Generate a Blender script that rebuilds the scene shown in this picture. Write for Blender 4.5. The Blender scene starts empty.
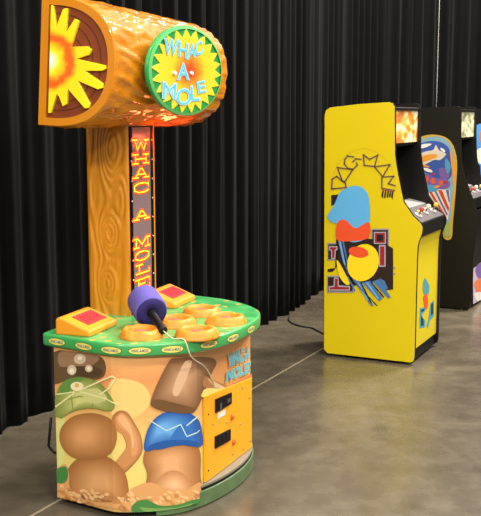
import bpy, bmesh, math, random
from mathutils import Vector, noise
random.seed(4)
C = bpy.context.scene.collection
PI = math.pi

# ------------------------------------------------------------------ camera
F, EYE, W_, H_ = 960.0, 1.656, 481, 516
TH = math.atan((258-117)/F)
cd = bpy.data.cameras.new('camera'); cam = bpy.data.objects.new('camera', cd); C.objects.link(cam)
cam.location = (0, 0, EYE); cam.rotation_euler = (PI/2-TH, 0, 0)
cd.sensor_fit = 'HORIZONTAL'; cd.sensor_width = 36; cd.lens = 36*F/W_; cd.clip_end = 100
bpy.context.scene.camera = cam

# ------------------------------------------------------------------ world, lights, exposure
S = bpy.context.scene
S.view_settings.view_transform = 'Standard'; S.view_settings.look = 'None'
S.view_settings.gamma = 1; S.view_settings.exposure = -0.12; S.view_settings.use_curve_mapping = False
wd = bpy.data.worlds.new('world'); S.world = wd; wd.use_nodes = True
wd.node_tree.nodes['Background'].inputs[0].default_value = (1.0, .95, .88, 1)
wd.node_tree.nodes['Background'].inputs[1].default_value = .42

def area(name, loc, size, power, target, col=(1, .93, .83)):
    l = bpy.data.lights.new(name, 'AREA'); l.shape = 'RECTANGLE'; l.size = size[0]; l.size_y = size[1]
    l.energy = power; l.color = col
    o = bpy.data.objects.new(name, l); C.objects.link(o); o.location = loc
    o.rotation_euler = (Vector(target)-Vector(loc)).to_track_quat('-Z', 'Y').to_euler()
    return o
LP = [(-2.2, -.5, 6.2), (1.2, .4, 6.2), (4.2, 1.4, 6.2), (-1.0, 3.4, 6.4), (2.6, 4.6, 6.4), (5.4, 5.6, 6.4), (3.6, 8.6, 6.4)]
for (x, y, z) in LP:
    area('ceiling_and_fill_light', (x, y, z), (1.3, .5), {4.2: 330, 5.4: 330, 3.6: 1100, -1.0: 110, -2.2: 140}.get(x, 180), (x, y, 0))
for (x, y, z) in ((-3.4, -4.0, 5.2), (-.4, -4.6, 5.2), (2.6, -4.0, 5.2)):
    area('ceiling_and_fill_light', (x, y, z), (1.2, .6), 260, (x*.3, 4, .6))  # added fill lights behind the camera, brightening the camera-facing sides
area('ceiling_and_fill_light', (1.5, 12.2, 6.0), (1.2, .5), 45, (1.9, 12.6, 0))

# ------------------------------------------------------------------ helpers
def lin(c):
    out = []
    for v in c:
        v = v/255.0
        out.append(v/12.92 if v <= .04045 else ((v+.055)/1.055)**2.4)
    return (*out, 1)

MATS = {}
def mat(name, rgb, rough=.5, spec=.5, metal=0, coat=0, emit=None, es=0, vary=0, vscale=8, sheen=0):
    m = bpy.data.materials.new(name); m.use_nodes = True; MATS[name] = m
    nt = m.node_tree; b = nt.nodes['Principled BSDF']
    b.inputs['Base Color'].default_value = lin(rgb)
    b.inputs['Roughness'].default_value = rough; b.inputs['Specular IOR Level'].default_value = spec
    b.inputs['Metallic'].default_value = metal; b.inputs['Coat Weight'].default_value = coat
    b.inputs['Coat Roughness'].default_value = .08
    if sheen: b.inputs['Sheen Weight'].default_value = sheen
    if emit:
        b.inputs['Emission Color'].default_value = lin(emit); b.inputs['Emission Strength'].default_value = es
    if vary:
        tc = nt.nodes.new('ShaderNodeTexCoord'); n = nt.nodes.new('ShaderNodeTexNoise'); n.inputs['Scale'].default_value = vscale
        n.inputs['Detail'].default_value = 4
        mx = nt.nodes.new('ShaderNodeMix'); mx.data_type = 'RGBA'
        c = lin(rgb)
        mx.inputs[6].default_value = (c[0]*(1-vary), c[1]*(1-vary), c[2]*(1-vary), 1)
        mx.inputs[7].default_value = (min(1, c[0]*(1+vary)), min(1, c[1]*(1+vary)), min(1, c[2]*(1+vary)), 1)
        nt.links.new(tc.outputs['Object'], n.inputs['Vector']); nt.links.new(n.outputs['Fac'], mx.inputs[0])
        nt.links.new(mx.outputs[2], b.inputs['Base Color'])
    return m

def ramp(nt, stops, interp='LINEAR'):
    r = nt.nodes.new('ShaderNodeValToRGB'); e = r.color_ramp.elements; r.color_ramp.interpolation = interp
    e[0].position, e[0].color = stops[0][0], lin(stops[0][1])
    e[1].position, e[1].color = stops[-1][0], lin(stops[-1][1])
    for p, c in stops[1:-1]:
        k = e.new(p); k.color = lin(c)
    return r

def add_bump(m, scale, strength, dist=.01, stretch=(1, 1, 1), detail=4):
    nt = m.node_tree; b = nt.nodes['Principled BSDF']
    tc = nt.nodes.new('ShaderNodeTexCoord'); mp = nt.nodes.new('ShaderNodeMapping'); mp.inputs['Scale'].default_value = stretch
    n = nt.nodes.new('ShaderNodeTexNoise'); n.inputs['Scale'].default_value = scale; n.inputs['Detail'].default_value = detail
    bp = nt.nodes.new('ShaderNodeBump'); bp.inputs['Strength'].default_value = strength; bp.inputs['Distance'].default_value = dist
    nt.links.new(tc.outputs['Object'], mp.inputs[0]); nt.links.new(mp.outputs[0], n.inputs['Vector'])
    nt.links.new(n.outputs['Fac'], bp.inputs['Height']); nt.links.new(bp.outputs[0], b.inputs['Normal'])

def radial(name, stops, ax, rad, rough=.35, es=0, coat=0):
    """colour by distance from the object's own origin; ax: scale of each axis"""
    m = bpy.data.materials.new(name); m.use_nodes = True; MATS[name] = m
    nt = m.node_tree; b = nt.nodes['Principled BSDF']; b.inputs['Roughness'].default_value = rough
    b.inputs['Coat Weight'].default_value = coat
    tc = nt.nodes.new('ShaderNodeTexCoord'); mp = nt.nodes.new('ShaderNodeMapping'); mp.inputs['Scale'].default_value = ax
    ln = nt.nodes.new('ShaderNodeVectorMath'); ln.operation = 'LENGTH'
    dv = nt.nodes.new('ShaderNodeMath'); dv.operation = 'DIVIDE'; dv.inputs[1].default_value = rad
    r = ramp(nt, stops)
    wn = nt.nodes.new('ShaderNodeTexNoise'); wn.inputs['Scale'].default_value = 24; wn.inputs['Detail'].default_value = 3
    wa = nt.nodes.new('ShaderNodeMath'); wa.operation = 'MULTIPLY_ADD'; wa.inputs[1].default_value = .16
    wb = nt.nodes.new('ShaderNodeMath'); wb.operation = 'SUBTRACT'; wb.inputs[1].default_value = .08
    nt.links.new(tc.outputs['Object'], wn.inputs['Vector'])
    nt.links.new(tc.outputs['Object'], mp.inputs[0]); nt.links.new(mp.outputs[0], ln.inputs[0])
    nt.links.new(ln.outputs['Value'], dv.inputs[0]); nt.links.new(wn.outputs['Fac'], wa.inputs[0]); nt.links.new(dv.outputs[0], wa.inputs[2])
    nt.links.new(wa.outputs[0], wb.inputs[0]); nt.links.new(wb.outputs[0], r.inputs[0])
    nt.links.new(r.outputs[0], b.inputs['Base Color'])
    if es:
        nt.links.new(r.outputs[0], b.inputs['Emission Color']); b.inputs['Emission Strength'].default_value = es
    return m

def ray(x, y):
    a = (x-W_/2)/F; b = (H_/2-y)/F
    c, s = math.cos(TH), math.sin(TH)
    return Vector((a, c+b*s, -s+b*c))

def ground(x, y, z=0.0):
    d = ray(x, y); t = (z-EYE)/d.z
    return Vector((d.x*t, d.y*t, z))

class Frame:
    """a thing's own axes: u, v on the floor, z up; base is where its Empty stands"""
    def __init__(s, o, deg, base):
        a = math.radians(deg); s.o = Vector((o[0], o[1])); s.ang = a; s.base = Vector((base[0], base[1], 0))
        s.e1 = Vector((math.cos(a), math.sin(a))); s.e2 = Vector((-math.sin(a), math.cos(a)))
        d = -s.o; s.eye = Vector((d.dot(s.e1), d.dot(s.e2), EYE))
    def ray(s, x, y):
        r = ray(x, y); q = Vector((r.x, r.y)); return Vector((q.dot(s.e1), q.dot(s.e2), r.z))
    def u(s, x, y, u0):
        r = s.ray(x, y); return s.eye+r*((u0-s.eye.x)/r.x)
    def v(s, x, y, v0):
        r = s.ray(x, y); return s.eye+r*((v0-s.eye.y)/r.y)
    def z(s, x, y, z0):
        r = s.ray(x, y); return s.eye+r*((z0-EYE)/r.z)
    def plane(s, x, y, p, n):
        r = s.ray(x, y); return s.eye+r*((Vector(p)-s.eye).dot(n)/r.dot(n))
    def world(s, p):
        q = s.o+s.e1*p[0]+s.e2*p[1]; return Vector((q.x, q.y, p[2] if len(p) > 2 else 0))

def empty(name, fr, label, cat, group=None, z=0):
    o = bpy.data.objects.new(name, None); C.objects.link(o)
    w = fr.world(fr.base); o.location = (w.x, w.y, z); o.rotation_euler = (0, 0, fr.ang); o.empty_display_size = .1
    o['label'] = label; o['category'] = cat
    if group: o['group'] = group
    return o

class MB:
    def __init__(s): s.V = []; s.Fc = []; s.M = []; s.mats = []; s.sm = []
    def mi(s, m):
        if m not in s.mats: s.mats.append(m)
        return s.mats.index(m)
    def add(s, vs, fs, m, smooth=False):
        k = len(s.V); s.V += [Vector(v) for v in vs]; i = s.mi(m)
        for f in fs: s.Fc.append([k+j for j in f]); s.M.append(i); s.sm.append(smooth)
    def box(s, a, b, m):
        (x0, y0, z0), (x1, y1, z1) = a, b
        s.add([(x0, y0, z0), (x1, y0, z0), (x1, y1, z0), (x0, y1, z0), (x0, y0, z1), (x1, y0, z1), (x1, y1, z1), (x0, y1, z1)],
              [(0, 3, 2, 1), (4, 5, 6, 7), (0, 1, 5, 4), (1, 2, 6, 5), (2, 3, 7, 6), (3, 0, 4, 7)], m)
    def prism(s, pts, h0, h1, m, f, msides=None, smooth=False):
        """pts: 2D outline; f(a,b,h)->3D"""
        n = len(pts)
        s.add([f(a, b, h0) for a, b in pts]+[f(a, b, h1) for a, b in pts], [tuple(range(n))[::-1], tuple(range(n, 2*n))], m)
        s.add([f(a, b, h0) for a, b in pts]+[f(a, b, h1) for a, b in pts], [(i, (i+1) % n, n+(i+1) % n, n+i) for i in range(n)], msides or m, smooth)
    def lathe(s, prof, m, at=(0, 0, 0), axis=(0, 0, 1), n=28, smooth=True, wob=None):
        ax = Vector(axis).normalized(); q = Vector((0, 0, 1)).rotation_difference(ax); o = Vector(at)
        vs = []
        for r, h in prof:
            for i in range(n):
                a = 2*PI*i/n; p = Vector((r*math.cos(a), r*math.sin(a), h))
                if wob: p = wob(p, r, a)
                vs.append(o+q @ p)
        fs = [(j*n+i, j*n+(i+1) % n, (j+1)*n+(i+1) % n, (j+1)*n+i) for j in range(len(prof)-1) for i in range(n)]
        fs += [tuple(range(n))[::-1], tuple(range((len(prof)-1)*n, len(prof)*n))]
        s.add(vs, fs, m, smooth)
    def tube(s, pts, r, m, n=8):
        pts = [Vector(p) for p in pts]; vs = []; up = Vector((.13, .31, .94))
        for i, p in enumerate(pts):
            d = (pts[min(i+1, len(pts)-1)]-pts[max(i-1, 0)]).normalized()
            a = d.cross(up).normalized(); b = d.cross(a)
            vs += [p+(a*math.cos(2*PI*k/n)+b*math.sin(2*PI*k/n))*r for k in range(n)]
        fs = [(j*n+i, j*n+(i+1) % n, (j+1)*n+(i+1) % n, (j+1)*n+i) for j in range(len(pts)-1) for i in range(n)]
        fs += [tuple(range(n))[::-1], tuple(range(len(vs)-n, len(vs)))]
        s.add(vs, fs, m, True)
    def build(s, name, parent=None, origin=None, base=None, bevel=0, weld=True, kind=None, seg=2):
        """vertices are in the frame of the parent; base: frame offset of the parent's Empty; origin: the object's own origin"""
        b = Vector(base) if base is not None else Vector((0, 0, 0))
        og = Vector(origin) if origin is not None else b
        me = bpy.data.meshes.new(name)
        me.from_pydata([v-og for v in s.V], [], s.Fc)
        for m in s.mats: me.materials.append(m)
        for p, i, sm in zip(me.polygons, s.M, s.sm): p.material_index = i; p.use_smooth = sm
        bm = bmesh.new(); bm.from_mesh(me)
        if weld: bmesh.ops.remove_doubles(bm, verts=bm.verts, dist=1e-5)
        bmesh.ops.recalc_face_normals(bm, faces=bm.faces)
        bm.to_mesh(me); bm.free(); me.update()
        o = bpy.data.objects.new(name, me); C.objects.link(o)
        if parent is not None: o.parent = parent
        o.location = og-b
        if bevel:
            md = o.modifiers.new('bevel', 'BEVEL'); md.width = bevel; md.segments = seg; md.limit_method = 'ANGLE'; md.angle_limit = math.radians(40)
        if kind: o['kind'] = kind
        return o

def spline(pts, closed=True, k=6):
    n = len(pts); out = []
    rng = range(n) if closed else range(n-1)
    for i in rng:
        g = lambda j: pts[j % n] if closed else pts[max(0, min(n-1, j))]
        p0, p1, p2, p3 = g(i-1), g(i), g(i+1), g(i+2)
        for j in range(k):
            t = j/k
            out.append(tuple(.5*(2*p1[d]+(p2[d]-p0[d])*t+(2*p0[d]-5*p1[d]+4*p2[d]-p3[d])*t*t+(-p0[d]+3*p1[d]-3*p2[d]+p3[d])*t**3) for d in range(len(p1))))
    if not closed: out.append(tuple(pts[-1]))
    return out

def ell(cx, cy, rx, ry, rot=0, n=28):
    a = math.radians(rot)
    return [(cx+rx*math.cos(t)*math.cos(a)-ry*math.sin(t)*math.sin(a), cy+rx*math.cos(t)*math.sin(a)+ry*math.sin(t)*math.cos(a)) for t in [2*PI*i/n for i in range(n)]]

def tri2d(poly, breaks=()):
    bm = bmesh.new()
    f = bm.faces.new([bm.verts.new((x, y, 0)) for x, y in poly])
    bmesh.ops.triangulate(bm, faces=[f])
    for b in breaks:
        bmesh.ops.bisect_plane(bm, geom=bm.verts[:]+bm.edges[:]+bm.faces[:], plane_co=(b, 0, 0), plane_no=(1, 0, 0))
    bm.verts.index_update()
    vs = [(v.co.x, v.co.y) for v in bm.verts]; fs = [tuple(v.index for v in f.verts) for f in bm.faces]
    bm.free(); return vs, fs

def strokes(pts, w):
    """a polyline as quads of width w (2D)"""
    out = []
    for (x0, y0), (x1, y1) in zip(pts, pts[1:]):
        dx, dy = x1-x0, y1-y0; l = math.hypot(dx, dy) or 1e-6; dx, dy = dx/l*w/2, dy/l*w/2
        out.append([(x0-dx-dy, y0-dy+dx), (x0-dx+dy, y0-dy-dx), (x1+dx+dy, y1+dy-dx), (x1+dx-dy, y1+dy+dx)])
    return out

TXT = {}
def text2d(s, bold=0.0):
    """a text's outline filled, normalised to its own box 0..1 x 0..1 (y up)"""
    if (s, bold) in TXT: return TXT[(s, bold)]
    cu = bpy.data.curves.new('text', 'FONT'); cu.body = s; cu.offset = bold; cu.resolution_u = 3; cu.fill_mode = 'FRONT'
    o = bpy.data.objects.new('text', cu); C.objects.link(o)
    bpy.context.view_layer.update()
    me = bpy.data.meshes.new_from_object(o.evaluated_get(bpy.context.evaluated_depsgraph_get()))
    vs = [(v.co.x, v.co.y) for v in me.vertices]; fs = [tuple(p.vertices) for p in me.polygons]
    bpy.data.objects.remove(o); bpy.data.curves.remove(cu); bpy.data.meshes.remove(me)
    TXT[(s, bold)] = (vs, fs)
    return vs, fs

def text_quad(s, q, bold=0.0, ref=None):
    """text stretched into quad q = (lower left, lower right, upper right, upper left)"""
    vs, fs = text2d(s, bold)
    rv = text2d(s, 0.0)[0]
    x0, x1 = min(v[0] for v in rv), max(v[0] for v in rv); y0, y1 = min(v[1] for v in rv), max(v[1] for v in rv)
    out = []
    for x, y in vs:
        a, b = (x-x0)/(x1-x0), (y-y0)/(y1-y0)
        out.append(tuple((1-a)*(1-b)*q[0][d]+a*(1-b)*q[1][d]+a*b*q[2][d]+(1-a)*b*q[3][d] for d in (0, 1)))
    return out, fs

class Ribbon:
    """a vertical surface over a plan polyline: (s, z) <-> 3D"""
    def __init__(s, pts):
        s.p = [Vector(p) for p in pts]; s.S = [0]
        for a, b in zip(s.p, s.p[1:]): s.S.append(s.S[-1]+(b-a).length)
    def at(s, q, z, off=0.0):
        q = max(0, min(s.S[-1]-1e-6, q)); i = 0
        while i < len(s.S)-2 and s.S[i+1] <= q: i += 1
        a, b = s.p[i], s.p[i+1]; t = (q-s.S[i])/(s.S[i+1]-s.S[i]); d = (b-a).normalized()
        def nrm(j):
            if j <= 0 or j >= len(s.p)-1: e = (s.p[min(j+1, len(s.p)-1)]-s.p[max(j-1, 0)]).normalized()
            else: e = ((s.p[j]-s.p[j-1]).normalized()+(s.p[j+1]-s.p[j]).normalized()).normalized()
            return Vector((e.y, -e.x))
        n = (nrm(i)*(1-t)+nrm(i+1)*t).normalized(); p = a.lerp(b, t)+n*off
        return Vector((p.x, p.y, z))
    def hit(s, fr, x, y):
        r = fr.ray(x, y); best = None; near = None
        for i, (a, b) in enumerate(zip(s.p, s.p[1:])):
            d = b-a; den = r.x*d.y-r.y*d.x
            if abs(den) < 1e-9: continue
            w = a-Vector((fr.eye.x, fr.eye.y))
            t = (w.x*d.y-w.y*d.x)/den; k = (w.x*r.y-w.y*r.x)/den
            if t <= 0: continue
            miss = max(0, -k, k-1)*d.length
            kk = max(0, min(1, k)); e = (s.S[i]+kk*d.length, (fr.eye+r*t).z)
            if miss == 0 and (best is None or t < best[0]): best = (t, e)
            if near is None or miss < near[0]: near = (miss, e)
        return best[1] if best else near[1]

# ------------------------------------------------------------------ materials
orange = mat('carved_orange_fibreglass', (206, 126, 14), .55, .12, coat=.9)
orange.node_tree.nodes['Principled BSDF'].inputs['Coat Roughness'].default_value = .025
add_bump(orange, 5, .5, .012, (6, 1.5, 6), 3)
black = mat('black_laminate', (15, 14, 13), .55, .18)
blackg = mat('black_glass', (3, 3, 3), .5, .1)
rubber = mat('black_rubber', (12, 12, 12), .6, .3)
green = mat('green_moulded_plastic', (62, 160, 84), .35, .5, coat=.2)
brown = mat('brown_end_panel', (120, 56, 24), .4, .4, vary=.15, vscale=6)
yellow = mat('yellow_laminate', (214, 193, 12), .38, .4, vary=.03, vscale=3)
doorm = mat('orange_steel_door', (244, 166, 20), .4, .4, vary=.04, vscale=6)
purple = mat('purple_foam', (98, 90, 172), .8, .25, vary=.12, vscale=30)
purpled = mat('dark_purple_foam', (48, 42, 98), .85, .2, vary=.2, vscale=40)
steel = mat('worn_steel', (150, 148, 145), .35, .5, metal=1)
grey = mat('grey_plate', (120, 116, 118), .45, .4)
greyledge = mat('grey_ledge', (128, 120, 104), .6, .3, vary=.1)
basegreen = mat('green_base_print', (88, 114, 74), .45, .4, vary=.35, vscale=14)
dirtm = mat('orange_dirt_mound', (216, 138, 40), .5, .4, vary=.28, vscale=38)
plugm = mat('pink_plug', (170, 98, 92), .5, .3, vary=.3, vscale=40)
screenred = mat('red_score_screen', (200, 40, 50), .3, .5, emit=(230, 45, 60), es=.55)
ledred = mat('led_red', (255, 80, 20), .4, .3, emit=(255, 74, 12), es=.95)
ledyel = mat('led_yellow', (255, 220, 60), .4, .3, emit=(255, 214, 50), es=1.1)
ledback = mat('led_panel_glass', (118, 98, 104), .3, .5)
underglow = mat('red_lamp', (255, 60, 20), .4, .3, emit=(255, 50, 16), es=1.6)
white = mat('white_plastic', (225, 222, 214), .4, .4)
cordm = mat('pale_cord', (205, 198, 170), .6, .3)
flat = {}
def ink(rgb, rough=.42):
    if rgb not in flat: flat[rgb] = mat('ink_%02x%02x%02x' % rgb, rgb, rough, .35)
    return flat[rgb]

# floor
fm = mat('polished_concrete', (110, 100, 86), .3, .5)
nt = fm.node_tree; b = nt.nodes['Principled BSDF']
tc = nt.nodes.new('ShaderNodeTexCoord')
n1 = nt.nodes.new('ShaderNodeTexNoise'); n1.inputs['Scale'].default_value = 1.1; n1.inputs['Detail'].default_value = 9; n1.inputs['Roughness'].default_value = .65; n1.inputs['Distortion'].default_value = 1.2
r1 = ramp(nt, [(.28, (92, 84, 70)), (.5, (112, 103, 87)), (.72, (136, 126, 107))])
n2 = nt.nodes.new('ShaderNodeTexNoise'); n2.inputs['Scale'].default_value = 7; n2.inputs['Detail'].default_value = 8
r2 = ramp(nt, [(.3, (70, 70, 70)), (.7, (120, 120, 120))])
r3 = nt.nodes.new('ShaderNodeMapRange'); r3.inputs[1].default_value = .3; r3.inputs[2].default_value = .7; r3.inputs[3].default_value = .19; r3.inputs[4].default_value = .34
mx = nt.nodes.new('ShaderNodeMix'); mx.data_type = 'RGBA'; mx.blend_type = 'OVERLAY'; mx.inputs[0].default_value = .55
for n in (n1, n2): nt.links.new(tc.outputs['Object'], n.inputs['Vector'])
nt.links.new(n1.outputs['Fac'], r1.inputs[0]); nt.links.new(n2.outputs['Fac'], r2.inputs[0])
nt.links.new(r1.outputs[0], mx.inputs[6]); nt.links.new(r2.outputs[0], mx.inputs[7]); nt.links.new(mx.outputs[2], b.inputs['Base Color'])
nt.links.new(n2.outputs['Fac'], r3.inputs[0]); nt.links.new(r3.outputs[0], b.inputs['Roughness'])
add_bump(fm, 9, .05, .004)
add_bump(dirtm, 45, .6, .006)

drapem = mat('black_velvet', (9, 9, 9), .9, .05, sheen=.03)

# ------------------------------------------------------------------ the hall
m = MB(); m.add([(-14, -8, 0), (16, -8, 0), (16, 14, 0), (-14, 14, 0)], [(0, 1, 2, 3)], fm)
m.build('floor', kind='structure')
wallm = mat('pale_wall_paint', (190, 188, 182), .8, .3, vary=.05)
m = MB(); m.box((-14, 13.0, 0), (16, 13.2, 6.5), wallm); m.build('wall_back', kind='structure')
jm = mat('pale_joint_filler', (150, 138, 116), .6, .3, vary=.15)
ja, jb = ground(20, 522.5), ground(326, 346.7)
d = (jb-ja).normalized(); nrm = Vector((-d.y, d.x, 0))*.0065
ja -= d*2.5; jb += d*4.0
m = MB(); m.box((0, -.0065, -.006), ((jb-ja).length, .0065, .0008), jm)
o = m.build('trim_1', kind='structure'); o.location = ja; o.rotation_euler = (0, 0, math.atan2(d.y, d.x))

# drapes along a bent pipe line
path = spline([(-2.9, 1.9), (-2.0, 3.55), (-1.28, 4.91), (-.72, 5.98), (.16, 7.49), (.55, 8.45), (.80, 9.15), (1.22, 10.0), (1.95, 10.85), (3.2, 11.25), (4.4, 11.35), (6.5, 11.45), (8, 11.5)], False, 24)
rb = Ribbon(path)
def drape(s0, s1, label):
    m = MB(); ns = int((s1-s0)/.011); nz = 14; H = 3.7
    vs = []
    for j in range(nz+1):
        z = .004+H*j/nz; fz = 1-.25*j/nz
        for i in range(ns+1):
            q = s0+(s1-s0)*i/ns
            ph = 2.2*noise.noise(Vector((q*1.3, 3.1, 0)))+.25*noise.noise(Vector((q*2, z*.7, 5)))
            A = .034*(.55+.9*abs(noise.noise(Vector((q*2.1, 9, .2*z)))))
            off = A*fz*(math.sin(2*PI*q/.19+ph*3.2)+.30*math.sin(2*PI*q/.083+ph*4))+.05*noise.noise(Vector((q*.8, 1, 0)))
            vs.append(rb.at(q, z, off))
    w = ns+1
    fs = [(j*w+i, j*w+i+1, (j+1)*w+i+1, (j+1)*w+i) for j in range(nz) for i in range(ns)]
    m.add(vs, fs, drapem, True)
    c = rb.at((s0+s1)/2, 0)
    o = m.build('drape', origin=(c.x, c.y, 0), weld=False)
    md = o.modifiers.new('thick', 'SOLIDIFY'); md.thickness = .004
    o['label'] = label; o['category'] = 'curtain'; o['group'] = 'black drapes along the hall'
    return o
def s_of(px):
    best = min(range(len(path)), key=lambda i: abs(path[i][0]/path[i][1]*F/math.cos(TH)-(px-W_/2)*1.0) if path[i][1] > 4 else 1e9)
    return rb.S[best]
sg = s_of(437.5); sc_ = s_of(322)
drape(.2, sc_, 'long black drape behind the wooden hammer game, leftmost of the drapes')
drape(sc_+.002, sg-.006, 'black drape behind the yellow arcade cabinet, ending at a thin bright slit')
drape(sg+.006, rb.S[-1]-.1, 'black drape at the far right, behind the black arcade cabinets')

# ------------------------------------------------------------------ the mallet game
A0 = ground(58, 497, .03)
G = Frame(A0, -20, (.33, .46)); GB = G.base
game = empty('mallet_arcade_game', G, 'tall wooden-look hammer arcade game with green table and orange coin door', 'arcade machine')
def gb(m, name, parent=game, **k): return m.build(name, parent, base=GB, **k)
ID = lambda a, b, h: (a, b, h)

# cabinet body
foot = [(0, .90), (0, 0), (.14, -.027), (.265, -.054)] + spline([(.30, -.058), (.345, -.048), (.42, -.013), (.485, .025), (.545, .080), (.588, .140)], False, 3)[:-1] + [(.588, .140), (.611, .42), (.634, .70), (.60, .79), (.53, .845), (.42, .885), (.2, .90)]
body_rb = Ribbon(foot[1:])
bodym = bpy.data.materials.new('printed_sunrise'); bodym.use_nodes = True
nt = bodym.node_tree; b = nt.nodes['Principled BSDF']; b.inputs['Roughness'].default_value = .4
tc = nt.nodes.new('ShaderNodeTexCoord'); sx = nt.nodes.new('ShaderNodeSeparateXYZ'); nn = nt.nodes.new('ShaderNodeTexNoise'); nn.inputs['Scale'].default_value = 5
ad = nt.nodes.new('ShaderNodeMath'); ad.operation = 'MULTIPLY_ADD'; ad.inputs[1].default_value = .12
ad2 = nt.nodes.new('ShaderNodeMath'); ad2.operation = 'MULTIPLY_ADD'; ad2.inputs[1].default_value = 1.35; ad2.inputs[2].default_value = 0
rr = ramp(nt, [(.06, (206, 150, 92)), (.22, (222, 208, 112)), (.48, (228, 206, 118)), (.66, (230, 176, 104)), (.86, (224, 148, 88)), (.98, (226, 168, 104))])
nt.links.new(tc.outputs['Object'], sx.inputs[0]); nt.links.new(tc.outputs['Object'], nn.inputs['Vector'])
nt.links.new(nn.outputs['Fac'], ad.inputs[0]); nt.links.new(sx.outputs['Z'], ad2.inputs[0]); nt.links.new(ad2.outputs[0], ad.inputs[2])
nt.links.new(ad.outputs[0], rr.inputs[0]); nt.links.new(rr.outputs[0], b.inputs['Base Color'])
m = MB(); m.prism(foot, .03, .702, bodym, ID)
body = gb(m, 'body')
m = MB(); m.prism([(a*.94+.02, .03+b_*.93) for a, b_ in foot], 0, .031, rubber, ID); gb(m, 'toe_kick')

# rounded plinth under the coin door
arc = spline([(.46, .012), (.535, .068), (.596, .165), (.644, .30), (.670, .46), (.668, .60), (.644, .72), (.60, .80), (.50, .86)], False, 5)
back = [(.45, .60), (.42, .30)]
m = MB(); m.prism(arc+back, .004, .072, basegreen, ID); pl = gb(m, 'plinth', bevel=.004)
m = MB(); m.prism([(.5+(a-.5)*.965, b_*.985+.008) for a, b_ in arc+back], .072, .084, rubber, ID); gb(m, 'plinth_groove')
m = MB(); m.prism([(a-.004, b_) for a, b_ in arc+back], .084, .098, greyledge, ID); gb(m, 'plinth_ledge', bevel=.003)

# body art: shapes printed on the panel, given as seen on the panel
brk = body_rb.S[1:-1]
def art_rb(name, layers, parent, rbn, fr, brks, base):
    m = MB()
    for k, (rgb, polys) in enumerate(layers):
        mt = ink(rgb) if isinstance(rgb, tuple) else rgb
        for p in polys:
            q = [rbn.hit(fr, x, y) for x, y in p]
            vs, fs = tri2d(q, brks)
            m.add([rbn.at(a, max(z, .031), .0010+.00006*k) for a, z in vs], fs, mt)
    return m.build(name, parent, base=base, weld=False)
sp = lambda *p: spline(list(p))
rnd = random.Random(7)
def crumbs(x0, x1, yf, n, rx, ry):
    out = []
    for i in range(n):
        x = x0+(x1-x0)*rnd.random(); y = yf(x)+rnd.uniform(-3, 9)
        out.append(ell(x, y, rx*rnd.uniform(.6, 1.2), ry*rnd.uniform(.6, 1.2), rnd.uniform(0, 60), 9))
    return out
def nest(poly, c0, c1, n=6, cx=None, cy=None, k1=.25):
    """airbrushed print: tones stepping from the rim colour to the middle colour"""
    cx = cx if cx is not None else sum(p[0] for p in poly)/len(poly); cy = cy if cy is not None else sum(p[1] for p in poly)/len(poly)
    out = []
    n = n*2
    for i in range(n):
        t = i/(n-1); k = 1+(k1-1)*t
        out.append((tuple(int(c0[j]+(c1[j]-c0[j])*t) for j in range(3)), [[(cx+(x-cx)*k, cy+(y-cy)*k) for x, y in poly]]))
    return out
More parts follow.
